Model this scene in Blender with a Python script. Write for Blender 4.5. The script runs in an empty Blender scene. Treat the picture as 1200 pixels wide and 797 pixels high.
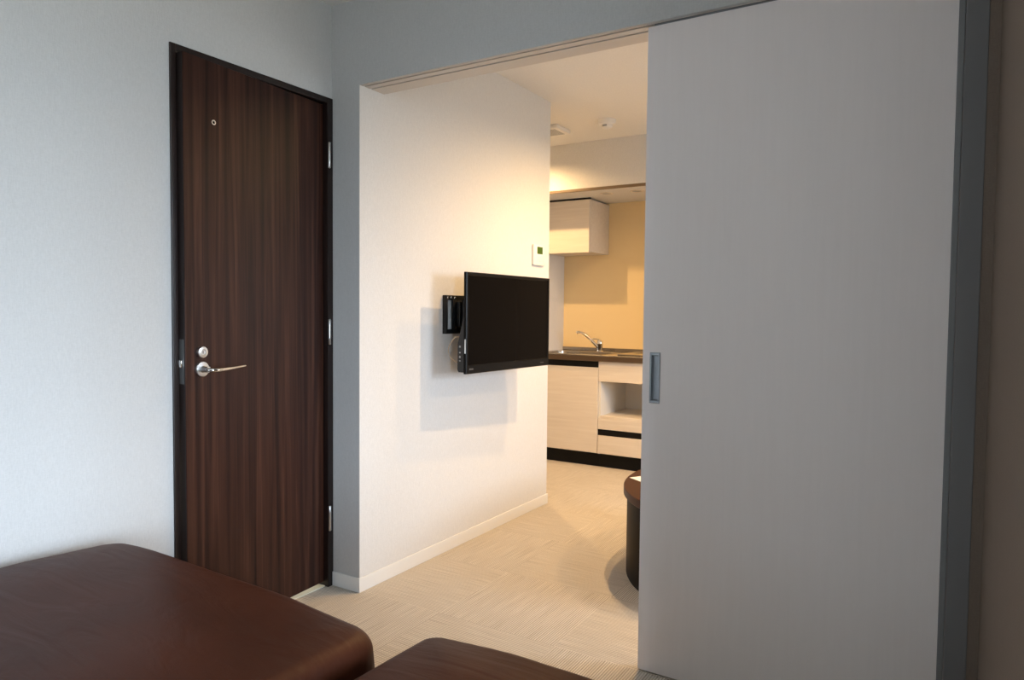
import bpy, bmesh, math, random
from mathutils import Vector, Matrix, noise
random.seed(7)
scene = bpy.context.scene
COL = scene.collection
PI = math.pi

# ------------------------------------------------------------------ materials
def new_mat(name):
    m = bpy.data.materials.new(name)
    m.use_nodes = True
    nt = m.node_tree
    b = nt.nodes['Principled BSDF']
    return m, nt, b

def plain(name, col, rough=.5, metal=0., spec=.5, coat=0., bump=None):
    m, nt, b = new_mat(name)
    b.inputs['Base Color'].default_value = (*col, 1)
    b.inputs['Roughness'].default_value = rough
    b.inputs['Metallic'].default_value = metal
    b.inputs['Specular IOR Level'].default_value = spec
    b.inputs['Coat Weight'].default_value = coat
    # a faint procedural grain on every surface
    tc = nt.nodes.new('ShaderNodeTexCoord')
    nz = nt.nodes.new('ShaderNodeTexNoise')
    sc, st = bump or (180., .02)
    nz.inputs['Scale'].default_value = sc
    nz.inputs['Detail'].default_value = 2
    nt.links.new(tc.outputs['Object'], nz.inputs['Vector'])
    bp = nt.nodes.new('ShaderNodeBump')
    bp.inputs['Strength'].default_value = st
    bp.inputs['Distance'].default_value = .002
    nt.links.new(nz.outputs['Fac'], bp.inputs['Height'])
    nt.links.new(bp.outputs['Normal'], b.inputs['Normal'])
    return m

def wallpaper(name, col, amount=.5):
    m, nt, b = new_mat(name)
    tc = nt.nodes.new('ShaderNodeTexCoord')
    mp = nt.nodes.new('ShaderNodeMapping')
    mp.inputs['Scale'].default_value = (130, 130, 420)
    nt.links.new(tc.outputs['Object'], mp.inputs['Vector'])
    n1 = nt.nodes.new('ShaderNodeTexNoise'); n1.inputs['Scale'].default_value = 1.; n1.inputs['Detail'].default_value = 2
    nt.links.new(mp.outputs[0], n1.inputs['Vector'])
    mp2 = nt.nodes.new('ShaderNodeMapping')
    mp2.inputs['Scale'].default_value = (420, 420, 60)
    nt.links.new(tc.outputs['Object'], mp2.inputs['Vector'])
    n2 = nt.nodes.new('ShaderNodeTexNoise'); n2.inputs['Scale'].default_value = 1.; n2.inputs['Detail'].default_value = 1
    nt.links.new(mp2.outputs[0], n2.inputs['Vector'])
    ad = nt.nodes.new('ShaderNodeMath'); ad.operation = 'ADD'
    nt.links.new(n1.outputs['Fac'], ad.inputs[0]); nt.links.new(n2.outputs['Fac'], ad.inputs[1])
    rp = nt.nodes.new('ShaderNodeMapRange')
    rp.inputs['From Min'].default_value = .6; rp.inputs['From Max'].default_value = 1.4
    rp.inputs['To Min'].default_value = .93; rp.inputs['To Max'].default_value = 1.05
    nt.links.new(ad.outputs[0], rp.inputs['Value'])
    mx = nt.nodes.new('ShaderNodeVectorMath'); mx.operation = 'SCALE'
    mx.inputs[0].default_value = col
    nt.links.new(rp.outputs[0], mx.inputs['Scale'])
    nt.links.new(mx.outputs[0], b.inputs['Base Color'])
    bp = nt.nodes.new('ShaderNodeBump'); bp.inputs['Strength'].default_value = amount; bp.inputs['Distance'].default_value = .0012
    nt.links.new(ad.outputs[0], bp.inputs['Height'])
    nt.links.new(bp.outputs['Normal'], b.inputs['Normal'])
    b.inputs['Roughness'].default_value = .8
    b.inputs['Specular IOR Level'].default_value = .25
    return m

def grain(name, cols, scale, rough, spec=.5, detail=5, dist=.6, coat=0., wave=None):
    """streaky wood: noise stretched along one axis through a colour ramp"""
    m, nt, b = new_mat(name)
    tc = nt.nodes.new('ShaderNodeTexCoord')
    mp = nt.nodes.new('ShaderNodeMapping'); mp.inputs['Scale'].default_value = scale
    nt.links.new(tc.outputs['Object'], mp.inputs['Vector'])
    n1 = nt.nodes.new('ShaderNodeTexNoise'); n1.inputs['Scale'].default_value = 1; n1.inputs['Detail'].default_value = detail
    n1.inputs['Roughness'].default_value = .62; n1.inputs['Distortion'].default_value = dist
    nt.links.new(mp.outputs[0], n1.inputs['Vector'])
    cr = nt.nodes.new('ShaderNodeValToRGB')
    el = cr.color_ramp.elements
    el[0].position, el[1].position = cols[0][0], cols[-1][0]
    el[0].color, el[1].color = (*cols[0][1], 1), (*cols[-1][1], 1)
    for p, c in cols[1:-1]:
        e = el.new(p); e.color = (*c, 1)
    nt.links.new(n1.outputs['Fac'], cr.inputs['Fac'])
    nt.links.new(cr.outputs['Color'], b.inputs['Base Color'])
    bp = nt.nodes.new('ShaderNodeBump'); bp.inputs['Strength'].default_value = .05; bp.inputs['Distance'].default_value = .002
    nt.links.new(n1.outputs['Fac'], bp.inputs['Height']); nt.links.new(bp.outputs['Normal'], b.inputs['Normal'])
    b.inputs['Roughness'].default_value = rough
    b.inputs['Specular IOR Level'].default_value = spec
    b.inputs['Coat Weight'].default_value = coat
    return m

def carpet_mat():
    m, nt, b = new_mat('striped_carpet_tiles')
    N = nt.nodes.new; L = nt.links.new
    tc = N('ShaderNodeTexCoord')
    mp = N('ShaderNodeMapping'); mp.inputs['Location'].default_value = (.12, .36, 0)
    L(tc.outputs['Object'], mp.inputs['Vector'])
    ck = N('ShaderNodeTexChecker'); ck.inputs['Scale'].default_value = 2.0
    ck.inputs['Color1'].default_value = (0, 0, 0, 1); ck.inputs['Color2'].default_value = (1, 1, 1, 1)
    # keep the checker off the z = 0 boundary
    of = N('ShaderNodeVectorMath'); of.operation = 'ADD'; of.inputs[1].default_value = (0, 0, .2)
    L(mp.outputs[0], of.inputs[0]); L(of.outputs[0], ck.inputs['Vector'])
    def stripes(ax):
        q = N('ShaderNodeMapping'); q.inputs['Scale'].default_value = (4, 330, 1) if ax == 'Y' else (330, 4, 1)
        L(tc.outputs['Object'], q.inputs['Vector'])
        n = N('ShaderNodeTexNoise'); n.inputs['Scale'].default_value = 1; n.inputs['Detail'].default_value = 2; n.inputs['Roughness'].default_value = .6
        L(q.outputs[0], n.inputs['Vector'])
        w = N('ShaderNodeTexWave'); w.wave_type = 'BANDS'; w.bands_direction = ax; w.wave_profile = 'SIN'
        w.inputs['Scale'].default_value = 36; w.inputs['Distortion'].default_value = .6; w.inputs['Detail'].default_value = 1; w.inputs['Detail Scale'].default_value = .12
        L(tc.outputs['Object'], w.inputs['Vector'])
        x = N('ShaderNodeMix'); x.data_type = 'FLOAT'; x.inputs['Factor'].default_value = .38
        L(n.outputs['Fac'], x.inputs[2]); L(w.outputs['Fac'], x.inputs[3]); return x
    a, c = stripes('Y'), stripes('X')
    mix = N('ShaderNodeMix'); mix.data_type = 'FLOAT'
    L(ck.outputs['Fac'], mix.inputs['Factor']); L(c.outputs[0], mix.inputs[2]); L(a.outputs[0], mix.inputs[3])
    cr = N('ShaderNodeValToRGB'); e = cr.color_ramp.elements
    e[0].position, e[1].position = .22, .76
    e[0].color = (.33, .29, .24, 1); e[1].color = (.76, .695, .61, 1)
    L(mix.outputs[0], cr.inputs['Fac'])
    fine = N('ShaderNodeTexNoise'); fine.inputs['Scale'].default_value = 420; fine.inputs['Detail'].default_value = 2
    L(tc.outputs['Object'], fine.inputs['Vector'])
    mr = N('ShaderNodeMapRange'); mr.inputs['To Min'].default_value = .8; mr.inputs['To Max'].default_value = 1.2
    mr.inputs['From Min'].default_value = .3; mr.inputs['From Max'].default_value = .7
    L(fine.outputs['Fac'], mr.inputs['Value'])
    sc = N('ShaderNodeVectorMath'); sc.operation = 'SCALE'
    L(cr.outputs['Color'], sc.inputs[0]); L(mr.outputs[0], sc.inputs['Scale'])
    L(sc.outputs[0], b.inputs['Base Color'])
    ad = N('ShaderNodeMath'); ad.operation = 'ADD'
    L(mix.outputs[0], ad.inputs[0]); L(fine.outputs['Fac'], ad.inputs[1])
    bp = N('ShaderNodeBump'); bp.inputs['Strength'].default_value = .6; bp.inputs['Distance'].default_value = .004
    L(ad.outputs[0], bp.inputs['Height']); L(bp.outputs['Normal'], b.inputs['Normal'])
    b.inputs['Roughness'].default_value = .95; b.inputs['Specular IOR Level'].default_value = .1
    return m

def leather_mat():
    m, nt, b = new_mat('brown_leather')
    N = nt.nodes.new; L = nt.links.new
    tc = N('ShaderNodeTexCoord')
    n1 = N('ShaderNodeTexNoise'); n1.inputs['Scale'].default_value = 3.2; n1.inputs['Detail'].default_value = 3
    L(tc.outputs['Object'], n1.inputs['Vector'])
    cr = N('ShaderNodeValToRGB'); e = cr.color_ramp.elements
    e[0].position, e[1].position = .3, .72
    e[0].color = (.037, .0090, .0034, 1); e[1].color = (.057, .0140, .0050, 1)
    L(n1.outputs['Fac'], cr.inputs['Fac']); L(cr.outputs['Color'], b.inputs['Base Color'])
    v = N('ShaderNodeTexVoronoi'); v.inputs['Scale'].default_value = 330
    L(tc.outputs['Object'], v.inputs['Vector'])
    mp = N('ShaderNodeMapping'); mp.inputs['Scale'].default_value = (3, 11, 4); mp.inputs['Rotation'].default_value = (0, 0, .35)
    L(tc.outputs['Object'], mp.inputs['Vector'])
    n2 = N('ShaderNodeTexNoise'); n2.inputs['Scale'].default_value = 1.3; n2.inputs['Detail'].default_value = 3; n2.inputs['Distortion'].default_value = 1.1
    L(mp.outputs[0], n2.inputs['Vector'])
    b1 = N('ShaderNodeBump'); b1.inputs['Strength'].default_value = .24; b1.inputs['Distance'].default_value = .015
    L(n2.outputs['Fac'], b1.inputs['Height'])
    b2 = N('ShaderNodeBump'); b2.inputs['Strength'].default_value = .12; b2.inputs['Distance'].default_value = .001
    L(v.outputs['Distance'], b2.inputs['Height']); L(b1.outputs['Normal'], b2.inputs['Normal'])
    L(b2.outputs['Normal'], b.inputs['Normal'])
    b.inputs['Roughness'].default_value = .5; b.inputs['Specular IOR Level'].default_value = .2
    return m

def emit(name, col, s):
    m, nt, b = new_mat(name)
    b.inputs['Base Color'].default_value = (.9, .9, .9, 1)
    b.inputs['Emission Color'].default_value = (*col, 1)
    b.inputs['Emission Strength'].default_value = s
    return m

def glass_mat():
    m, nt, b = new_mat('window_glass')
    nt.nodes.remove(b)
    t = nt.nodes.new('ShaderNodeBsdfTransparent'); t.inputs[0].default_value = (.93, .96, .95, 1)
    g = nt.nodes.new('ShaderNodeBsdfGlossy'); g.inputs['Roughness'].default_value = .02
    x = nt.nodes.new('ShaderNodeMixShader'); x.inputs[0].default_value = .06
    nt.links.new(t.outputs[0], x.inputs[1]); nt.links.new(g.outputs[0], x.inputs[2])
    nt.links.new(x.outputs[0], nt.nodes['Material Output'].inputs[0])
    return m

M = {}
M['paper'] = wallpaper('grey_white_wallpaper', (.53, .53, .53), .35)
M['white'] = wallpaper('white_wallpaper', (.71, .705, .70), .3)
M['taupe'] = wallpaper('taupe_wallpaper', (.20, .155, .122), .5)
M['ceil'] = wallpaper('ceiling_paper', (.80, .79, .77), .2)
M['carpet'] = carpet_mat()
M['base'] = plain('white_vinyl_baseboard', (.80, .80, .79), .45)
M['dwood'] = grain('dark_walnut_laminate',
                   [(.28, (.0080, .0028, .0022)), (.44, (.023, .0082, .0054)), (.56, (.040, .0148, .0090)), (.70, (.072, .029, .0165))],
                   (34, 34, .8), .42, .2, 8, .7)
M['dframe'] = grain('dark_brown_door_frame', [(.3, (.0085, .0045, .0040)), (.7, (.020, .0105, .0085))], (40, 40, 1.2), .35, .4)
M['edge'] = plain('dark_edge_banding', (.012, .0065, .0055), .45)
M['steel'] = plain('brushed_steel', (.62, .62, .62), .28, 1.)
M['pull'] = plain('dull_pull_steel', (.34, .355, .37), .36, 1.)
M['chrome'] = plain('chrome', (.78, .77, .75), .09, 1.)
M['dsteel'] = plain('dark_latch_steel', (.13, .13, .13), .45, .6)
M['panel'] = grain('pale_grey_laminate', [(.3, (.835, .77, .75)), (.7, (.855, .79, .77))], (60, 60, 3), .42, .35)
M['alu'] = plain('grey_aluminium_jamb', (.19, .192, .20), .5, .0)
M['alu2'] = plain('dark_grey_jamb_board', (.165, .162, .165), .6)
M['track'] = plain('beige_track_board', (.62, .58, .54), .5)
M['groove'] = plain('painted_groove_shade', (.05, .035, .025), .6)
M['leather'] = leather_mat()
M['bplastic'] = plain('matte_black_plastic', (.008, .008, .009), .38)
M['bgloss'] = plain('gloss_black_plastic', (.003, .003, .0035), .18, 0, .3)
M['screen'] = plain('dark_screen', (.0035, .0025, .002), .08, 0, .5)
M['screen'].node_tree.nodes['Principled BSDF'].inputs['IOR'].default_value = 1.09
M['bgloss'].node_tree.nodes['Principled BSDF'].inputs['IOR'].default_value = 1.25
M['bmetal'] = plain('black_painted_metal', (.010, .010, .011), .32, .2)
M['wplastic'] = plain('white_plastic', (.82, .81, .79), .4)
M['gplastic'] = plain('grey_plastic', (.35, .36, .37), .4)
M['mark'] = plain('dim_grey_print', (.09, .09, .09), .5)
M['lcd'] = plain('green_lcd', (.055, .115, .018), .25)
M['kwood'] = grain('pale_woodgrain_laminate', [(.3, (.70, .63, .55)), (.5, (.74, .67, .59)), (.7, (.78, .715, .635))], (2.2, 30, 46), .42, .4, 4, .4)
M['kwhite'] = plain('white_cabinet_lining', (.80, .78, .74), .5)
M['kblack'] = plain('black_channel', (.004, .004, .004), .55, 0, .2)
M['ktop'] = plain('stainless_worktop', (.42, .38, .33), .22, 1.)
M['kfront'] = plain('dark_worktop_edge', (.075, .048, .028), .3)
M['kpanel'] = plain('cream_kitchen_panel', (.78, .62, .36), .30, 0, .4)
M['ttrim'] = plain('brown_bulkhead_trim', (.17, .12, .075), .45)
M['tbl_top'] = plain('brown_table_top', (.042, .012, .006), .45, 0, .2)
M['tbl_side'] = plain('dark_table_side', (.006, .0045, .004), .5, 0, .1)
M['sheet'] = plain('white_sheet', (.86, .86, .85), .6)
M['cable'] = plain('beige_cable', (.42, .30, .19), .5)
M['glass'] = glass_mat()
M['hobglass'] = plain('black_hob_glass', (.01, .01, .01), .07)
M['bulb'] = emit('warm_bulb', (1, .72, .42), 30)
M['trimwood'] = plain('pale_threshold', (.78, .74, .62), .4)

# ------------------------------------------------------------------ mesh helpers
def box(bm, x0, x1, y0, y1, z0, z1, bev=0., seg=2, mtx=None):
    """add a box, with optional rounded edges, to bm"""
    t = bmesh.new()
    r = bmesh.ops.create_cube(t, size=1)
    for v in r['verts']:
        v.co = Vector(((x0 + x1) / 2 + v.co.x * (x1 - x0), (y0 + y1) / 2 + v.co.y * (y1 - y0), (z0 + z1) / 2 + v.co.z * (z1 - z0)))
    if bev > 0:
        bmesh.ops.bevel(t, geom=list(t.edges), offset=bev, segments=seg, affect='EDGES', profile=.5)
    join(bm, t, mtx)

def join(bm, t, mtx=None):
    if mtx is not None:
        bmesh.ops.transform(t, matrix=mtx, verts=t.verts)
    mp = {}
    for v in t.verts: mp[v] = bm.verts.new(v.co)
    for f in t.faces:
        try: bm.faces.new([mp[v] for v in f.verts])
        except ValueError: pass
    t.free()

def lathe(bm, prof, n=40, mtx=None, sx=1., sy=1.):
    """profile of (radius, z), revolved about z"""
    t = bmesh.new(); rings = []
    for r, z in prof:
        if r < 1e-6: rings.append([t.verts.new((0, 0, z))])
        else: rings.append([t.verts.new((r * math.cos(2 * PI * k / n) * sx, r * math.sin(2 * PI * k / n) * sy, z)) for k in range(n)])
    for a, b in zip(rings, rings[1:]):
        for k in range(n):
            k2 = (k + 1) % n
            if len(a) == 1 and len(b) == 1: continue
            if len(a) == 1: t.faces.new((a[0], b[k2], b[k]))
            elif len(b) == 1: t.faces.new((a[k], a[k2], b[0]))
            else: t.faces.new((a[k], a[k2], b[k2], b[k]))
    bmesh.ops.recalc_face_normals(t, faces=t.faces)
    join(bm, t, mtx)

def tube(bm, pts, rad, n=14, flat=1.):
    """a tube through pts with a radius per point; flat squashes its height"""
    pts = [Vector(p) for p in pts]
    rads = rad if isinstance(rad, (list, tuple)) else [rad] * len(pts)
    t = bmesh.new(); rings = []
    for i, p in enumerate(pts):
        d = (pts[min(i + 1, len(pts) - 1)] - pts[max(i - 1, 0)]).normalized()
        up = Vector((0, 0, 1)) if abs(d.z) < .95 else Vector((0, 1, 0))
        s = d.cross(up).normalized(); u = s.cross(d)
        rings.append([t.verts.new(p + s * math.cos(2 * PI * k / n) * rads[i] + u * math.sin(2 * PI * k / n) * rads[i] * flat) for k in range(n)])
    for a, b in zip(rings, rings[1:]):
        for k in range(n): t.faces.new((a[k], a[(k + 1) % n], b[(k + 1) % n], b[k]))
    t.faces.new(list(reversed(rings[0]))); t.faces.new(rings[-1])
    bmesh.ops.recalc_face_normals(t, faces=t.faces)
    join(bm, t)

def spline(pts, n=10):
    P = [Vector(p) for p in pts]; P = [2 * P[0] - P[1]] + P + [2 * P[-1] - P[-2]]
    out = []
    for i in range(1, len(P) - 2):
        for k in range(n):
            s = k / n; a, b, c, d = P[i - 1:i + 3]
            out.append(.5 * (2 * b + (c - a) * s + (2 * a - 5 * b + 4 * c - d) * s * s + (3 * b - a - 3 * c + d) * s ** 3))
    out.append(P[-2]); return out

def rrect(w, d, r, n=8, cx=0, cy=0):
    """rounded rectangle outline, counter-clockwise"""
    o = []
    r = max(min(r, w / 2 - 1e-4, d / 2 - 1e-4), 1e-4)
    for sx, sy, a in ((1, 1, 0), (-1, 1, PI / 2), (-1, -1, PI), (1, -1, 1.5 * PI)):
        for k in range(n + 1):
            t = a + k / n * PI / 2
            o.append((cx + sx * (w / 2 - r) + r * math.cos(t), cy + sy * (d / 2 - r) + r * math.sin(t)))
    return o

def loft(bm, rings, cap=True, mtx=None):
    t = bmesh.new()
    R = [[t.verts.new(p) for p in ring] for ring in rings]
    n = len(R[0])
    for a, b in zip(R, R[1:]):
        for k in range(n): t.faces.new((a[k], a[(k + 1) % n], b[(k + 1) % n], b[k]))
    if cap:
        t.faces.new(list(reversed(R[0]))); t.faces.new(R[-1])
    bmesh.ops.recalc_face_normals(t, faces=t.faces)
    join(bm, t, mtx)

def obj(name, bm, mat, parent=None, smooth=True, angle=40):
    me = bpy.data.meshes.new(name)
    bm.normal_update()
    bm.to_mesh(me); bm.free()
    me.materials.append(mat)
    if smooth:
        for p in me.polygons: p.use_smooth = True
        try: me.set_sharp_from_angle(angle=math.radians(angle))
        except Exception: pass
    o = bpy.data.objects.new(name, me)
    COL.objects.link(o)
    if parent is not None: o.parent = parent
    return o

def tag(o, label, cat, group=None):
    o['label'] = label; o['category'] = cat
    if group: o['group'] = group
    return o

def thing(name, label, cat, loc=(0, 0, 0), rz=0., group=None):
    o = bpy.data.objects.new(name, None); COL.objects.link(o)
    o.empty_display_size = .05
    o.location = loc; o.rotation_euler = (0, 0, rz)
    return tag(o, label, cat, group)

def struct(name, bm, mat, parent=None, label=None, smooth=False, cat='room'):
    o = obj(name, bm, mat, parent, smooth)
    if parent is None: o['kind'] = 'structure'; o['category'] = cat
    if label: o['label'] = label
    return o

def B(*args, **k):
    bm = bmesh.new(); box(bm, *args, **k); return bm

def axis(loc, d):
    """matrix taking +z to direction d, at loc"""
    return Matrix.Translation(loc) @ Vector(d).to_track_quat('Z', 'Y').to_matrix().to_4x4()

# ------------------------------------------------------------------ measures of the place (metres)
XL = -2.173      # left wall
XT = -2.02       # wall that carries the television
YF = 2.12        # wall with the sliding door
YE = 3.735       # end of the television wall
H = 2.414
HO = 2.072       # height of the sliding-door opening
XR = 1.75        # window wall

# ------------------------------------------------------------------ the setting
struct('floor', B(-3.3, 1.9, -2.75, 5.65, -.1, 0), M['carpet'], label='beige striped carpet tiles laid in turned squares', cat='floor')
struct('ceiling', B(-3.3, 1.9, -2.75, 5.65, H, H + .1), M['ceil'], label='plain white ceiling over both rooms', cat='ceiling')
DY0, DY1, DZ = 1.40, 2.115, 2.037
bm = bmesh.new()
box(bm, XL - .12, XL, -2.6, DY0, 0, H); box(bm, XL - .12, XL, DY0, YF, DZ, H); box(bm, XL - .12, XL, DY1, YF, 0, DZ)
struct('wall_left', bm, M['paper'], label='pale textured wall around the dark wooden door', cat='wall')
struct('wall_partition', B(XL - .12, XT, YF + .003, YE, 0, H), M['white'], label='white wall carrying the television', cat='wall')
bm = bmesh.new()
box(bm, XT, XR, YF, YF + .145, HO + .018, H); box(bm, XT, XR, YF, YF + .012, HO, HO + .018, bev=.0)
box(bm, .083, XR, YF, YF + .145, 0, HO); box(bm, XL, XT, YF, YF + .0028, 0, H)
struct('wall_front', bm, M['paper'], label='grey-white wall above the sliding-door opening', cat='wall')
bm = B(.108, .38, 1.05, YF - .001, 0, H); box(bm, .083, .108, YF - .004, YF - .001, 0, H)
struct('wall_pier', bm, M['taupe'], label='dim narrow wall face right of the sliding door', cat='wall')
struct('wall_back', B(-3.3, 1.9, -2.75, -2.6, 0, H), M['paper'], cat='wall')
struct('wall_outer', B(-3.3, -3.18, -2.6, 5.5, 0, H), M['paper'], cat='wall')
struct('wall_corridor', B(-3.18, XL - .12, YE - .12, YE, 0, H), M['paper'], cat='wall')
KY = 4.72; KB = 5.40; KL = -2.77; KR = -.95; KZ = 2.062
bm = bmesh.new()
box(bm, -3.18, XR, KY, 5.52, KZ, H); box(bm, -3.18, KL, KY, 5.52, 0, KZ); box(bm, KR, XR, KY, 5.52, 0, KZ); box(bm, KL, KR, KB + .006, 5.52, 0, KZ)
struct('wall_far', bm, M['white'], label='bulkhead wall above the kitchen recess', cat='wall')
struct('wall_kitchen', B(KL, KR, KB, KB + .006, .0, KZ), M['kpanel'], label='cream panel at the back of the kitchen recess', cat='wall')
struct('trim_1', B(KL, KR, KY - .006, KY + .012, KZ - .006, KZ + .014, bev=.002), M['ttrim'], label='brown edge strip under the bulkhead', cat='trim')
# window wall: two window openings
PYF = 2.140
W1 = (-1.25, 1.1, .30, 2.0); W2 = (2.95, 3.95, .85, 1.95)
bm = bmesh.new()
ys = [-2.6, W1[0], W1[1], W2[0], W2[1], 5.52]
for a, b in ((0, 1), (2, 3), (4, 5)): box(bm, XR, XR + .15, ys[a], ys[b], 0, H)
for w in (W1, W2): box(bm, XR, XR + .15, w[0], w[1], 0, w[2]); box(bm, XR, XR + .15, w[0], w[1], w[3], H)
struct('wall_right', bm, M['paper'], cat='wall')
for i, w in enumerate((W1, W2)):
    bm = bmesh.new(); t = .045; x0, x1 = XR + .06, XR + .11
    box(bm, x0, x1, w[0], w[0] + t, w[2], w[3]); box(bm, x0, x1, w[1] - t, w[1], w[2], w[3])
    box(bm, x0, x1, w[0] + t, w[1] - t, w[2], w[2] + t); box(bm, x0, x1, w[0] + t, w[1] - t, w[3] - t, w[3])
    c = (w[0] + w[1]) / 2; box(bm, x0, x1, c - .03, c + .03, w[2] + t, w[3] - t)
    f = struct('window_%d' % (i + 1), bm, M['alu'], cat='window')
    struct('window_pane', B(x0 + .02, x0 + .026, w[0] + t, w[1] - t, w[2] + t, w[3] - t), M['glass'], f)
# baseboards
struct('baseboard_partition', B(XT, XT + .007, YF - .007, YE + .007, 0, .06, bev=.002), M['base'], label='white baseboard under the television wall', cat='baseboard')
struct('baseboard_front', B(XL + .001, XT, YF - .007, YF, 0, .06, bev=.002), M['base'], label='white baseboard on the narrow wall beside the wooden door', cat='baseboard')
struct('baseboard_left', B(XL, XL + .007, -2.6, DY0 - .004, 0, .06, bev=.002), M['base'], cat='baseboard')
struct('baseboard_far', B(-3.18, KL - .01, KY - .007, KY, 0, .06, bev=.002), M['base'], cat='baseboard')
# sliding-door head track with two grooves
bm = bmesh.new()
for a, b in ((YF + .0122, YF + .020), (YF + .030, YF + .060), (YF + .070, YF + .145)): box(bm, XT, .083, a, b, HO, HO + .016)
tr = struct('trim_2', bm, M['track'], label='head track with two dark grooves above the sliding door', cat='trim')
struct('groove_shade_fill', B(XT, .083, YF + .0125, YF + .144, HO + .004, HO + .0178), M['groove'], tr)  # shallow fill; the shade inside the grooves is put into its dark colour
# grey jamb on the right of the sliding door
jb = struct('trim_3', B(.033, .083, YF - .006, YF + .145, 0, HO, bev=.002), M['alu2'], label='dark grey jamb right of the sliding door', cat='trim')
struct('jamb_lip', B(.0182, .0325, YF + .004, PYF - .0015, 0, HO, bev=.002), M['alu'], jb)

# ------------------------------------------------------------------ the wooden door in the left wall
bm = bmesh.new()
fx0, fx1 = XL - .12, XL + .006
box(bm, fx0, fx1, DY0, DY0 + .021, 0, DZ, bev=.002)
box(bm, fx0, fx1, DY1 - .026, DY1 + .004, 0, DZ, bev=.002)
box(bm, fx0, fx1, DY0 + .021, DY1 - .026, DZ - .024, DZ, bev=.002)
# stops
box(bm, XL - .08, XL - .062, DY0 + .021, DY0 + .033, 0, DZ - .024); box(bm, XL - .08, XL - .062, DY1 - .038, DY1 - .026, 0, DZ - .024)
box(bm, XL - .08, XL - .062, DY0 + .033, DY1 - .038, DZ - .036, DZ - .024)
door = struct('door_1', bm, M['dframe'], label='dark brown walnut door standing slightly ajar in the left wall', cat='door')
struct('threshold', B(XL - .12, XL - .012, DY0 + .0215, DY1 - .0265, 0, .004), M['trimwood'], door)
# leaf, built in a frame hinged at the right: local +x towards the latch, local +y to the room
HY = DY1 - .029; HX = XL - .017       # front face at the hinge
LW = .661; LT = .034; LZ0, LZ1 = .021, 2.010
ang = math.radians(4.3)
ux = Vector((math.sin(ang), -math.cos(ang), 0)); uy = Vector((math.cos(ang), math.sin(ang), 0))
LM = Matrix(((ux.x, uy.x, 0, HX), (ux.y, uy.y, 0, HY), (0, 0, 1, 0), (0, 0, 0, 1)))
def leafobj(name, bm, mat, parent=None, lab=None):
    bmesh.ops.transform(bm, matrix=LM, verts=bm.verts)
    bmesh.ops.recalc_face_normals(bm, faces=bm.faces)
    o = obj(name, bm, mat, parent)
    if lab: o['label'] = lab
    return o
leaf = leafobj('door_leaf', B(0, LW, -LT, 0, LZ0, LZ1, bev=.0012, seg=1), M['dwood'], door)
leafobj('edge_band', B(LW - .0005, LW + .0008, -LT + .001, -.002, LZ0 + .002, LZ1 - .002), M['edge'], leaf)
leafobj('latch_plate', B(LW + .0006, LW + .0022, -LT + .006, -.006, .915, 1.065, bev=.0004, seg=1), M['dsteel'], leaf)
bm = bmesh.new(); box(bm, LW + .0015, LW + .011, -LT + .011, -.011, .972, .996, bev=.002)
leafobj('latch_bolt', bm, M['chrome'], leaf, 'shiny latch bolt')
hx = LW - .062
bm = bmesh.new()
lathe(bm, [(0, 0), (.0265, 0), (.0265, .005), (.0245, .0085), (.012, .0095), (.0105, .012), (.0100, .036), (0, .036)], 40, axis((hx, 0, .962), (0, 1, 0)))
hd = leafobj('handle_rose', bm, M['steel'], leaf, 'round brushed steel rosette')
bm = bmesh.new()
tube(bm, spline([(hx, .030, .962), (hx, .046, .961), (hx - .014, .055, .960), (hx - .040, .056, .9605), (hx - .080, .055, .9625), (hx - .118, .053, .965), (hx - .142, .052, .967)], 6),
     [.0095] * 10 + [.009] * 8 + [.0085 - .0045 * k / 18 for k in range(19)], 16, .8)
leafobj('handle_lever', bm, M['chrome'], hd, 'chrome lever')
bm = bmesh.new()
lathe(bm, [(0, 0), (.0205, 0), (.0205, .006), (.0185, .0105), (.010, .0115), (.0095, .009), (0, .009)], 36, axis((hx, 0, 1.020), (0, 1, 0)))
cy = leafobj('lock_cylinder', bm, M['steel'], leaf)
leafobj('key_slot', B(hx - .0012, hx + .0012, .0085, .0098, 1.015, 1.025), M['kblack'], cy)
bm = bmesh.new()
lathe(bm, [(.0045, .002), (.0055, .004), (.0085, .004), (.0095, .0015), (.0095, 0), (.0045, 0), (.0045, .002)], 28, axis((LW - .118, 0, 1.806), (0, 1, 0)))
pp = leafobj('peephole', bm, M['chrome'], leaf)
bm = bmesh.new(); lathe(bm, [(0, .0016), (.0045, .0012), (.0046, 0), (0, 0)], 20, axis((LW - .118, 0, 1.806), (0, 1, 0)))
leafobj('peephole_lens', bm, M['bgloss'], pp)
for z in (1.803, 1.076, .292):
    bm = bmesh.new()
    c = Vector((XL + .008, HY + .011, z))
    lathe(bm, [(0, -.053), (.004, -.053), (.0062, -.050), (.0062, -.018), (.0056, -.0175), (.0056, -.0165), (.0062, -.016), (.0062, .016), (.0056, .0165), (.0056, .0175), (.0062, .018), (.0062, .050), (.004, .053), (0, .053)], 18, Matrix.Translation(c))
    hg = obj('hinge', bm, M['steel'], door); hg['label'] = 'steel butt hinge'

# ------------------------------------------------------------------ the sliding door
PX0, PX1, PY0, PY1 = -.8105, .0195, 2.140, 2.173
sd = thing('door_2', 'tall pale grey sliding door panel with a recessed pull, right half of the picture', 'sliding door', (PX0, PY0, 0))
sd['kind'] = 'structure'
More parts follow.
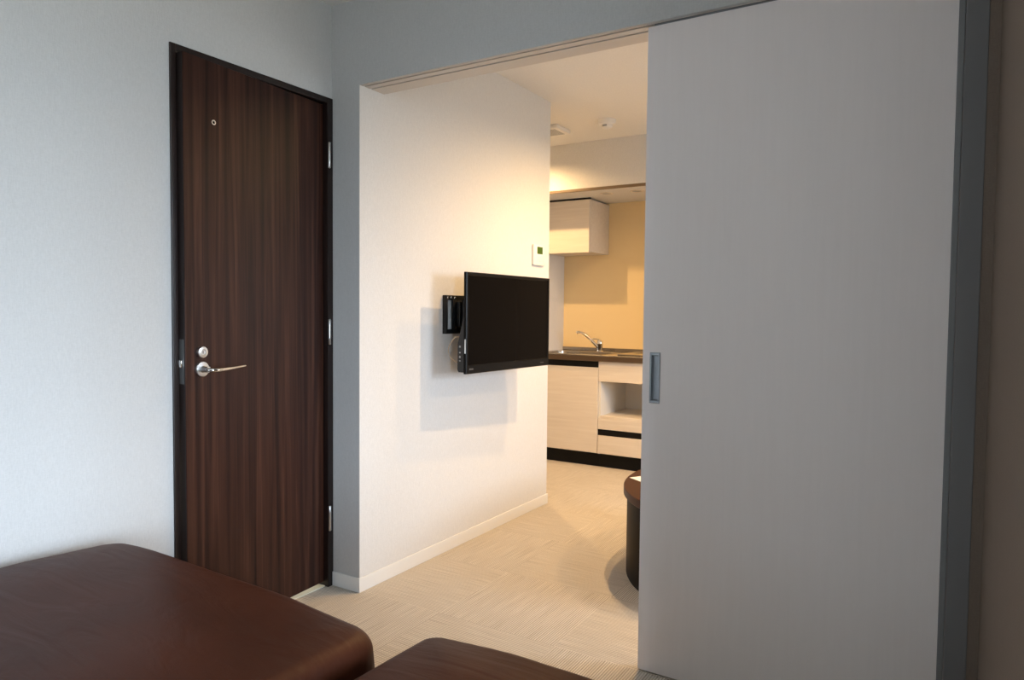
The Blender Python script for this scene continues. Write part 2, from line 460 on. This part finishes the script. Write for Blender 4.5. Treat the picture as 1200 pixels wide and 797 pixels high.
# panel with a hole for the pull
cx0, cx1, cz0, cz1 = .0235, .0575, .880, 1.042       # pull, measured from the panel's left edge
w = PX1 - PX0; tk = PY1 - PY0; pz0, pz1 = .006, 2.0655
bm = bmesh.new()
xs = [0, cx0 + .003, cx1 - .003, w]; zs = [pz0, cz0 + .003, cz1 - .003, pz1]
gv = {(i, j, k): bm.verts.new((xs[i], k * tk, zs[j])) for i in range(4) for j in range(4) for k in (0, 1)}
for i in range(3):
    for j in range(3):
        if (i, j) != (1, 1): bm.faces.new((gv[i, j, 0], gv[i + 1, j, 0], gv[i + 1, j + 1, 0], gv[i, j + 1, 0]))
        bm.faces.new((gv[i, j, 1], gv[i, j + 1, 1], gv[i + 1, j + 1, 1], gv[i + 1, j, 1]))
for i in range(3):
    bm.faces.new((gv[i, 0, 0], gv[i, 0, 1], gv[i + 1, 0, 1], gv[i + 1, 0, 0])); bm.faces.new((gv[i, 3, 0], gv[i + 1, 3, 0], gv[i + 1, 3, 1], gv[i, 3, 1]))
    bm.faces.new((gv[0, i, 0], gv[0, i + 1, 0], gv[0, i + 1, 1], gv[0, i, 1])); bm.faces.new((gv[3, i, 0], gv[3, i, 1], gv[3, i + 1, 1], gv[3, i + 1, 0]))
bmesh.ops.recalc_face_normals(bm, faces=bm.faces)
pan = obj('panel', bm, M['panel'], sd, False)
# pull: rim + cup
bm = bmesh.new()
def ring(x0, x1, z0, z1, y): return [(x0, y, z0), (x1, y, z0), (x1, y, z1), (x0, y, z1)]
loft(bm, [ring(cx0, cx1, cz0, cz1, 0), ring(cx0, cx1, cz0, cz1, -.0022), ring(cx0 + .0012, cx1 - .0012, cz0 + .0012, cz1 - .0012, -.003),
          ring(cx0 + .0055, cx1 - .0055, cz0 + .0085, cz1 - .0085, -.003), ring(cx0 + .0065, cx1 - .0065, cz0 + .0095, cz1 - .0095, .0),
          ring(cx0 + .0075, cx1 - .0075, cz0 + .012, cz1 - .012, .014)], cap=False)
t = bm.faces.new([bm.verts.new(p) for p in ring(cx0 + .0075, cx1 - .0075, cz0 + .012, cz1 - .012, .014)])
pu = obj('recessed_pull', bm, M['pull'], sd, True, 25); pu['label'] = 'brushed steel recessed finger pull'
obj('hanger_tongue', B(.02, w - .02, -.0003 + .001, .005, pz1 - .001, HO + .004), M['alu'], sd)
obj('edge_strip', B(-.0012, .0002, .001, tk - .001, pz0 + .001, pz1 - .001), M['panel'], sd)

# ------------------------------------------------------------------ leather seats
def cushion_bm(w, d, z0, z1, rp, rt, seed, sag=.0):
    n = 22; rings = []
    def outline(inset, z, damp=1.):
        base = rrect(w - 2 * inset, d - 2 * inset, max(rp - inset * .8, .01), n)
        # subdivide the straight runs
        out = []
        m = len(base)
        for k in range(m):
            a, b = Vector((*base[k], 0)), Vector((*base[(k + 1) % m], 0))
            s = 14 if (k % (n + 1)) == n else 1
            for q in range(s): out.append(a.lerp(b, q / s))
        r = []
        for p in out:
            q = Vector((p.x, p.y, z))
            r.append(q)
        return r
    rings.append(outline(.02, z0)); rings.append(outline(.0, z0 + .03))
    for k in range(1, 12): rings.append(outline(0, z0 + .03 + (z1 - rt - z0 - .03) * k / 12))
    for k in range(0, 11):
        a = k / 10 * PI / 2
        rings.append(outline(rt * (1 - math.cos(a)), z1 - rt + rt * math.sin(a)))
    m = min(w, d) / 2
    for k in range(1, 22):
        rings.append(outline(rt + (m - rt - .03) * k / 21, z1 + .012 * math.sin(min(1, k / 12) * PI / 2)))
    off = Vector((seed * 3.1, seed * 7.7, seed * 1.3))
    res = []
    for ring_ in rings:
        rr = []
        for q in ring_:
            e = max(0, min(1, (q.z - z0) / (z1 - z0)))
            ex, ey = q.x / (w / 2), q.y / (d / 2)
            side = max(abs(ex), abs(ey))
            # soft bulge of the upright faces, shallow pulled folds running down them
            bul = .012 * math.sin(e * PI) * (1 if side > .93 else 0)
            fold = noise.noise(Vector((q.x * 9, q.y * 9, q.z * 1.6)) + off) * .012 * (1 - e * .55) * (1 if side > .9 else 0)
            dx = Vector((q.x, q.y, 0)).normalized() * (bul + fold)
            # creases drawn towards the corners of the top and slow undulation
            und = noise.noise(Vector((q.x * 2.2, q.y * 2.2, 0)) + off) * .010 + noise.noise(Vector((q.x * 3 + q.y * 9, q.y * 3.0, 0)) + off) * .004
            cr = -sag * max(0, ex * ex * ey * ey) ** 1.2
            rr.append(q + dx + Vector((0, 0, (und + cr) * max(0, e - .5) * 2)))
        res.append(rr)
    bm = bmesh.new(); loft(bm, res); return bm

def leather_seat(label, x0, x1, y0, y1, rz, seed, rp=.07, group=None):
    w, d = x1 - x0, y1 - y0
    s = thing('leather_ottoman', label, 'ottoman', ((x0 + x1) / 2, (y0 + y1) / 2, 0), rz, group)
    c = cushion_bm(w, d, .075, .486, rp, .042, seed, .02)
    obj('cushion', c, M['leather'], s, True, 80)
    obj('plinth', B(-w / 2 + .04, w / 2 - .04, -d / 2 + .04, d / 2 - .04, .05, .085), M['kblack'], s)
    for sx in (-1, 1):
        for sy in (-1, 1):
            b = bmesh.new(); lathe(b, [(0, 0), (.022, 0), (.026, .05), (0, .05)], 20, Matrix.Translation((sx * (w / 2 - .09), sy * (d / 2 - .09), 0)))
            obj('foot', b, M['kblack'], s)
    return s
leather_seat('large brown leather ottoman with creased top against the left wall', -2.135, -1.045, -.35, 1.165, math.radians(-2.2), 1)
leather_seat('brown leather ottoman at the bottom edge, nearer the sliding door', -.935, -.25, -.02, 1.205, math.radians(0), 5, .05)

# ------------------------------------------------------------------ television on its bracket
TL = Vector((-1.848, 2.634, 0)); TR = Vector((-1.812, 3.362, 0))
tz0, tz1 = .877, 1.347
tw = (TR - TL).length; tmid = (TL + TR) / 2
trz = math.atan2(TR.y - TL.y, TR.x - TL.x)
tv = thing('television', 'flat black television held off the white wall', 'television', (tmid.x, tmid.y, tz0), trz)
th = tz1 - tz0; hw = tw / 2
# local frame: x along the width (left edge is -hw), -y is the front
bm = bmesh.new()
bz, bt, bb = .016, .017, .042
def fr(i, zlo, zhi, y): return [(-hw + i, y, zlo), (hw - i, y, zlo), (hw - i, y, zhi), (-hw + i, y, zhi)]
loft(bm, [fr(.004, .004, th - .004, .020), fr(0, 0, th, .016), fr(0, 0, th, .003), fr(.003, .003, th - .003, 0), fr(bz - .004, bb - .004, th - bt + .004, 0), fr(bz, bb, th - bt, .004)], cap=False)
obj('bezel', bm, M['bgloss'], tv, True, 30)
obj('screen', B(-hw + bz - .001, hw - bz + .001, .0038, .012, bb - .001, th - bt + .001), M['screen'], tv)
# rear housing: thin at the top, deeper at the bottom
bm = bmesh.new()
prof = [(.014, .006), (.056, .006), (.058, .02), (.058, .145), (.040, .185), (.024, .26), (.018, .40), (.017, th - .008), (.014, th - .008)]
lft = [(-hw + .006, y, z) for y, z in prof]; rgt = [(hw - .006, y, z) for y, z in prof]
loft(bm, [lft, rgt]); bmesh.ops.bevel(bm, geom=[e for e in bm.edges], offset=.003, segments=2, affect='EDGES')
hs = obj('rear_housing', bm, M['bplastic'], tv, True, 30)
for zz, s in ((.126, .009), (.098, .006), (.078, .010), (.060, .005)):
    obj('port', B(-hw + .0045, -hw + .0062, .038, .047, zz - s / 2, zz + s / 2, bev=.0005, seg=1), M['gplastic'], hs)
obj('mount_pad', B(-.11, .11, .022, .075, .20, .36, bev=.003), M['bplastic'], tv)
obj('side_label', B(-hw - .0006, -hw + .0006, .0045, .0115, .095, .160), M['sheet'], tv)['label'] = 'white sticker on the side edge'
bm = bmesh.new()
for k, (a, b_) in enumerate(((0, .006), (.008, .013), (.0155, .022), (.024, .029))): box(bm, -hw + .022 + a, -hw + .022 + b_, -.0006, .001, .018, .025)
obj('maker_mark', bm, M['mark'], tv)['label'] = 'small grey lettering on the lower frame'
obj('standby_lamp', B(hw - .09, hw - .055, -.0005, .001, .018, .0205), M['mark'], tv)
bm = bmesh.new()
tube(bm, spline([(-hw + .03, .059, .168), (-hw + .014, .077, .166), (-hw - .006, .100, .120), (-hw - .002, .092, .075), (-hw + .018, .066, .050), (-hw + .03, .056, .045)], 10), .0022, 10)
obj('cable', bm, M['cable'], tv)['label'] = 'thin beige cable looping behind the set'

br = thing('wall_bracket', 'black metal swivel bracket on the white wall behind the television', 'bracket', (XT, 2.815, 1.15))
bm = bmesh.new()
# wall plate as a frame with two upright slots
def slab(bm, y0, y1, z0, z1, x0=.016, x1=.024, bev=.002): box(bm, x0, x1, y0, y1, z0, z1, bev=bev)
slab(bm, -.135, .135, .070, .092); slab(bm, -.135, .135, -.092, -.070)
for s in (-1, 1):
    a = sorted((s * .135, s * .124)); slab(bm, a[0], a[1], -.072, .072)
    a = sorted((s * .084, s * .055)); slab(bm, a[0], a[1], -.072, .072)
slab(bm, -.057, .057, .03, .072); slab(bm, -.057, .057, -.072, -.03)
# returned edges that stand the plate off the wall
for z in (.090, -.092): box(bm, 0, .02, -.135, .135, z, z + .002)
for y in (-.135, .133): box(bm, 0, .02, y, y + .002, -.092, .092)
obj('wall_plate', bm, M['bmetal'], br, True, 30)
for y in (-.125, -.098, -.068, .068, .12):
    b = bmesh.new(); lathe(b, [(0, .003), (.004, .0025), (.006, 0), (0, 0)], 14, axis((.024, y, .080), (1, 0, 0))); obj('screw', b, M['chrome'], br)['label'] = 'bright screw head'
bm = bmesh.new()
box(bm, .024, .050, -.062, -.020, -.060, .062, bev=.004)
box(bm, .024, .044, .012, .052, -.060, .062, bev=.004)
box(bm, .046, .075, -.050, .060, .026, .058, bev=.004); box(bm, .046, .075, -.050, .060, -.058, -.026, bev=.004)
lathe(bm, [(0, -.07), (.013, -.07), (.013, .07), (0, .07)], 20, Matrix.Translation((.060, -.040, 0)))
lathe(bm, [(0, -.07), (.013, -.07), (.013, .07), (0, .07)], 20, Matrix.Translation((.070, .050, 0)))
obj('swivel_arm', bm, M['bmetal'], br, True, 30)
bm = bmesh.new()
box(bm, .094, .110, .03, .28, -.055, .055, bev=.003)
box(bm, .064, .098, .03, .07, -.05, .05, bev=.003)
obj('mounting_head', bm, M['bmetal'], br, True, 30)

# ------------------------------------------------------------------ thermostat
ts = thing('wall_controller', 'white wall controller with small green display above the television', 'thermostat', (XT, 3.592, 1.436))
bm = bmesh.new(); box(bm, 0, .014, -.066, .066, 0, .120, bev=.0035); obj('case', bm, M['wplastic'], ts)
obj('display', B(.0132, .0146, -.026, .038, .066, .108, bev=.0005, seg=1), M['lcd'], ts)['label'] = 'dark green display'
for yy, zz in ((-.02, .052), (.012, .052), (-.02, .026), (.012, .026), (.038, .052)):
    obj('button', B(.0135, .0156, yy - .010, yy + .010, zz - .005, zz + .005, bev=.0007, seg=1), M['base'], ts)

# ------------------------------------------------------------------ kitchen
YC = 4.80
def part(name, mat, parent, *a, lab=None, **k):
    o = obj(name, B(*a, **k), mat, parent)
    if lab: o['label'] = lab
    return o
def local(root, *a):   # absolute box limits -> limits in the frame of root
    l = root.location
    return (a[0] - l.x, a[1] - l.x, a[2] - l.y, a[3] - l.y, a[4] - l.z, a[5] - l.z)
X1 = -2.168; X2 = -1.565
sc = thing('sink_cabinet', 'pale wood kitchen base cabinet with one door under the sink', 'cabinet', (KL, YC, 0))
bm = bmesh.new()
def lb(bm, root, *a, bev=0., seg=1): box(bm, *local(root, *a), bev=bev, seg=seg)
lb(bm, sc, KL + .002, KL + .02, YC + .02, KB - .002, .105, .80); lb(bm, sc, X1 - .018, X1 - .001, YC + .02, KB - .002, .105, .80)
lb(bm, sc, KL + .02, X1 - .018, YC + .02, KB - .002, .105, .123); lb(bm, sc, KL + .02, X1 - .018, KB - .02, KB - .002, .123, .80)
obj('body', bm, M['kwhite'], sc, False)
dr = part('door', M['kwood'], sc, *local(sc, KL + .003, X1 - .002, YC, YC + .018, .110, .752), bev=.0015, seg=1)
part('handle_channel', M['kblack'], sc, *local(sc, KL + .003, X1 - .001, YC + .006, YC + .03, .7525, .8005), lab='black recessed handle channel')
part('plinth', M['kblack'], sc, *local(sc, KL + .002, X1 - .0005, YC + .05, YC + .07, 0, .104), lab='black plinth')
dc = thing('drawer_cabinet', 'pale wood base cabinet with open niche and drawer fronts, beside the sink cabinet', 'cabinet', (X1, YC, 0))
bm = bmesh.new()
lb(bm, dc, X1 + .001, X1 + .018, YC + .012, KB - .002, .105, .80); lb(bm, dc, X2 - .018, X2 - .001, YC + .012, KB - .002, .105, .80)
lb(bm, dc, X1 + .018, X2 - .018, YC + .02, KB - .002, .105, .123); lb(bm, dc, X1 + .018, X2 - .018, KB - .1, KB - .085, .123, .80)
lb(bm, dc, X1 + .018, X2 - .018, YC + .02, KB - .1, .660, .676)
obj('body', bm, M['kwhite'], dc, False)
part('shelf', M['kwood'], dc, *local(dc, X1 + .018, X2 - .018, YC + .004, KB - .1, .378, .392), bev=.001, seg=1)
part('drawer_front', M['kwood'], dc, *local(dc, X1 + .002, X2 - .002, YC, YC + .018, .650, .7995), bev=.0015, seg=1)
part('drawer_front', M['kwood'], dc, *local(dc, X1 + .002, X2 - .002, YC, YC + .018, .293, .377), bev=.0015, seg=1)
part('drawer_front', M['kwood'], dc, *local(dc, X1 + .002, X2 - .002, YC, YC + .018, .110, .246), bev=.0015, seg=1)
part('handle_channel', M['kblack'], dc, *local(dc, X1 + .002, X2 - .002, YC + .006, YC + .03, .2465, .2925), lab='black recessed handle channel')
part('plinth', M['kblack'], dc, *local(dc, X1 + .0005, X2 - .002, YC + .05, YC + .07, 0, .104), lab='black plinth')
ec = thing('end_cabinet', 'pale wood base cabinet at the right end, behind the sliding door', 'cabinet', (X2, YC, 0))
bm = bmesh.new(); lb(bm, ec, X2 + .001, KR - .002, YC + .02, KB - .002, .105, .80); obj('body', bm, M['kwhite'], ec, False)
part('door', M['kwood'], ec, *local(ec, X2 + .002, KR - .003, YC, YC + .018, .110, .752), bev=.0015, seg=1)
part('handle_channel', M['kblack'], ec, *local(ec, X2 + .002, KR - .003, YC + .006, YC + .019, .7525, .8005))
part('plinth', M['kblack'], ec, *local(ec, X2 + .002, KR - .003, YC + .05, YC + .07, 0, .104))
# worktop with a basin
wt = thing('worktop', 'stainless steel kitchen worktop with sink basin', 'worktop', (KL, YC - .02, .801))
sx0, sx1, sy0, sy1 = KL + .08, -2.20, YC + .09, YC + .42
bm = bmesh.new()
T0, T1 = .801, .842
lb(bm, wt, KL + .001, sx0, YC - .02, KB - .001, T0, T1); lb(bm, wt, sx1, KR - .001, YC - .02, KB - .001, T0, T1)
lb(bm, wt, sx0, sx1, YC - .02, sy0, T0, T1); lb(bm, wt, sx0, sx1, sy1, KB - .001, T0, T1)
lb(bm, wt, KL + .001, KR - .001, YC - .022, YC - .008, T1 - .004, T1 + .005, bev=.002)
obj('top', bm, M['ktop'], wt, False)
bm = bmesh.new(); lb(bm, wt, KL + .001, KR - .001, YC - .0225, YC - .0202, T0 + .001, T1 - .005); obj('front_edge', bm, M['kfront'], wt)['label'] = 'dark brown front edge'
bm = bmesh.new(); lb(bm, wt, KL + .001, KR - .001, KB - .016, KB - .001, T1 + .0005, T1 + .027, bev=.002); obj('upstand', bm, M['ktop'], wt)
bm = bmesh.new()
L = wt.location
def rr(i, z): return [(x - L.x, y - L.y, z - L.z) for x, y in rrect(sx1 - sx0 - 2 * i, sy1 - sy0 - 2 * i, .05, 6, (sx0 + sx1) / 2, (sy0 + sy1) / 2)]
loft(bm, [rr(-.012, T1 + .001), rr(-.010, T1 + .003), rr(.002, T1 + .001), rr(.010, T1 - .12), rr(.04, T1 - .14), rr(.12, T1 - .143)], cap=False)
bm.faces.new([bm.verts.new(p) for p in rr(.12, T1 - .143)])
obj('sink_basin', bm, M['ktop'], wt)
# hob
hb = thing('hob', 'flat hob set into the worktop right of the tap', 'hob', (-1.80, 5.10, T1))
bm = bmesh.new(); box(bm, -.26, .26, -.20, .20, 0.0005, .012, bev=.003); obj('hob_plate', bm, M['ktop'], hb)
for xx in (-.13, .13):
    b = bmesh.new(); lathe(b, [(0, .0135), (.085, .0135), (.09, .0118), (0, .0118)], 36, Matrix.Translation((xx, 0.02, 0))); obj('heating_zone', b, M['hobglass'], hb)
# tap
tp = thing('kitchen_tap', 'chrome single lever kitchen tap with raised slanting spout', 'tap', (-2.362, 5.262, T1))
tp.location.y = 5.255
bm = bmesh.new(); lathe(bm, [(0, .0005), (.028, .0005), (.028, .006), (.022, .012), (.022, .055), (.024, .06), (.024, .084), (.018, .094), (0, .096)], 28); obj('tap_body', bm, M['chrome'], tp)
bm = bmesh.new(); tube(bm, spline([(-.005, -.006, .030), (-.04, -.016, .068), (-.115, -.040, .140), (-.165, -.055, .158), (-.180, -.060, .150)], 6), .0125, 14); obj('spout', bm, M['chrome'], tp)
bm = bmesh.new(); tube(bm, spline([(0, 0, .092), (-.02, -.012, .104), (-.052, -.03, .108)], 5), [.012] * 4 + [.009] * 7, 12, .6); obj('lever', bm, M['chrome'], tp)
# wall cabinet
CY = 5.02; CX = -2.36; CZ0, CZ1 = 1.640, 2.046
uc = thing('wall_cabinet', 'pale wood wall cabinet hung above the kitchen sink', 'cabinet', (KL, CY, CZ0))
bm = bmesh.new(); lb(bm, uc, KL + .002, CX, CY + .019, KB - .001, CZ0, CZ1 + .002); obj('body', bm, M['kwood'], uc, False)
xm = (KL + CX) / 2
part('door', M['kwood'], uc, *local(uc, KL + .003, CX - .001, CY, CY + .018, CZ0 - .006, CZ1), bev=.0015, seg=1)
part('gap_shade_strip', M['kblack'], uc, *local(uc, KL + .003, CX - .001, CY + .01, CY + .03, CZ1 + .0022, KZ - .0005))  # black strip painted in for the shaded gap above the cabinet
# ceiling fittings of the recess
for i, xx in enumerate((-2.176, -1.935)):
    d = thing('recess_downlight', ('unlit round downlight in the recess ceiling, nearer the wall cabinet', 'unlit round downlight in the recess ceiling, nearer the sliding door')[i], 'downlight', (xx, 4.925, KZ), 0, 'recess downlights')
    b = bmesh.new(); lathe(b, [(.036, -.0005), (.050, -.0005), (.050, -.004), (.044, -.006), (.036, -.004), (.036, -.0005)], 32); obj('rim', b, M['kwood'], d)
    b = bmesh.new(); lathe(b, [(0, -.0012), (.036, -.0012), (.036, -.0004), (0, -.0004)], 32); obj('lens', b, M['gplastic'], d)

# ------------------------------------------------------------------ ceiling fittings of the far room
dt = thing('smoke_detector', 'small round white smoke detector on the ceiling beyond the opening', 'smoke detector', (-1.885, 4.255, H))
b = bmesh.new(); lathe(b, [(0, -.0005), (.058, -.0005), (.058, -.014), (.053, -.030), (.042, -.034), (0, -.034)], 36); obj('base', b, M['wplastic'], dt)
b = bmesh.new(); lathe(b, [(.020, -.033), (.038, -.033), (.034, -.048), (.024, -.055), (0, -.056), (0, -.033), (.02, -.033)], 32); obj('sensor_cap', b, M['wplastic'], dt)
obj('vent_slot', B(-.014, .014, -.0385, -.032, -.046, -.037), M['gplastic'], dt)
sp = thing('ceiling_plate', 'flat square white plate on the ceiling left of the smoke detector', 'ceiling vent', (-2.31, 4.277, H))
bm = bmesh.new(); box(bm, -.1, .1, -.1, .1, -.026, -.0005, bev=.004); obj('cover', bm, M['wplastic'], sp)
bm = bmesh.new()
for k in range(7): box(bm, -.07, .07, -.072 + k * .022, -.060 + k * .022, -.0275, -.0255)
obj('grille', bm, M['gplastic'], sp)
# spotlights behind the sliding door
def spot_head(label, x, y, rz, power, rad, on_group):
    s = thing('ceiling_spotlight', label, 'spotlight', (x, y, H), rz, on_group)
    b = bmesh.new(); lathe(b, [(0, -.0005), (.045, -.0005), (.045, -.014), (.040, -.018), (0, -.018)], 32); obj('canopy', b, M['wplastic'], s)
    b = bmesh.new(); lathe(b, [(.034, -.075), (.036, -.075), (.034, -.030), (.020, -.018), (.018, -.018), (.030, -.032), (.032, -.075), (.034, -.075)], 32); obj('shade', b, M['wplastic'], s)
    b = bmesh.new(); lathe(b, [(0, -.030), (.012, -.032), (.022, -.048), (.018, -.064), (0, -.070)], 24); obj('bulb', b, M['bulb'], s)
    l = bpy.data.lights.new('warm_lamp', 'SPOT'); l.energy = power; l.spot_size = math.radians(SPOT); l.spot_blend = .9; l.color = WARM; l.shadow_soft_size = rad
    lo = bpy.data.objects.new('warm_lamp', l); COL.objects.link(lo); lo.location = (x, y, H - .078)
WARM = (1.0, .63, .285)
PW = 115.; SPOT = 168
spot_head('white ceiling spotlight hidden by the sliding door, nearest to it', -.92, 3.30, 0, PW * .85, .016, 'far room spotlights')
spot_head('white ceiling spotlight hidden by the sliding door, nearest the kitchen', -1.20, 3.73, 0, PW * .62,
          .016, 'far room spotlights')
spot_head('white ceiling spotlight hidden by the sliding door, farthest right', .20, 3.42, 0, PW * .55, .016, 'far room spotlights')
spot_head('white ceiling spotlight in the corridor beside the kitchen recess', -2.66, 4.36, 0, PW * .62, .016, 'far room spotlights')

# ------------------------------------------------------------------ low round-ended table with a sheet of paper
TCX, TCY = -.80, 3.20
tb = thing('low_table', 'dark brown oval low table half hidden by the sliding door', 'table', (TCX, TCY, 0))
def oval(i, z, n=96): return [((.445 - i) * math.cos(2 * PI * k / n), (.565 - i) * math.sin(2 * PI * k / n), z) for k in range(n)]
tz = .395
bm = bmesh.new()
loft(bm, [oval(.020, .0005), oval(.016, .008), oval(.016, tz - .0365)])
obj('drum_base', bm, M['tbl_side'], tb, True, 30)
bm = bmesh.new()
loft(bm, [oval(.004, tz - .036), oval(0, tz - .032), oval(0, tz - .003), oval(.003, tz)])
obj('table_top', bm, M['tbl_top'], tb, True, 30)
pp = obj('paper_sheet', B(-.105, .105, -.148, .148, 0.0003, .0015), M['sheet']); pp.location = (-1.038, 3.08, tz); pp.rotation_euler = (0, 0, math.radians(58))
tag(pp, 'white paper sheet lying on the low brown table', 'paper')

# ------------------------------------------------------------------ light
hl = bpy.data.lights.new('hall_lamp', 'POINT'); hl.energy = 22; hl.color = (1, .86, .62); hl.shadow_soft_size = .08
ho = bpy.data.objects.new('hall_lamp', hl); COL.objects.link(ho); ho.location = (-3.02, 1.85, .36)
SKY = 34.0
wd = bpy.data.worlds.new('daylight'); scene.world = wd; wd.use_nodes = True
nt = wd.node_tree; bg = nt.nodes['Background']
tc = nt.nodes.new('ShaderNodeTexCoord'); sx = nt.nodes.new('ShaderNodeSeparateXYZ')
nt.links.new(tc.outputs['Generated'], sx.inputs[0])
cr = nt.nodes.new('ShaderNodeValToRGB'); mr = nt.nodes.new('ShaderNodeMapRange')
mr.inputs['From Min'].default_value = -1; mr.inputs['From Max'].default_value = 1
nt.links.new(sx.outputs['Z'], mr.inputs['Value']); nt.links.new(mr.outputs[0], cr.inputs['Fac'])
e = cr.color_ramp.elements
e[0].position = .44; e[0].color = (.17, .18, .18, 1)
e[1].position = .52; e[1].color = (.75, .838, 1.0, 1)
nt.links.new(cr.outputs['Color'], bg.inputs['Color']); bg.inputs['Strength'].default_value = SKY
for i, w in enumerate((W1, W2)):
    l = bpy.data.lights.new('window_portal', 'AREA'); l.shape = 'RECTANGLE'
    l.size = w[3] - w[2]; l.size_y = w[1] - w[0]
    l.cycles.is_portal = True
    o = bpy.data.objects.new('window_portal', l); COL.objects.link(o)
    o.location = (XR + .12, (w[0] + w[1]) / 2, (w[2] + w[3]) / 2); o.rotation_euler = (0, PI / 2, 0)

# ------------------------------------------------------------------ camera
cam = bpy.data.cameras.new('camera'); cam.sensor_width = 36; cam.lens = 823 / 1200 * 36; cam.clip_start = .02
co = bpy.data.objects.new('camera', cam); COL.objects.link(co)
R = ((.85381654, .02940165, -.51974308), (.52049288, -.03058673, .853318), (.00919172, -.99909959, -.04141881))
m = Matrix.Identity(4)
for r in range(3):
    m[r][0] = R[r][0]; m[r][1] = -R[r][1]; m[r][2] = -R[r][2]
m[2][3] = 1.17
co.matrix_world = m
scene.camera = co
vs = scene.view_settings
vs.view_transform = 'Standard'; vs.look = 'None'; vs.exposure = 0.; vs.gamma = 1.; vs.use_curve_mapping = False
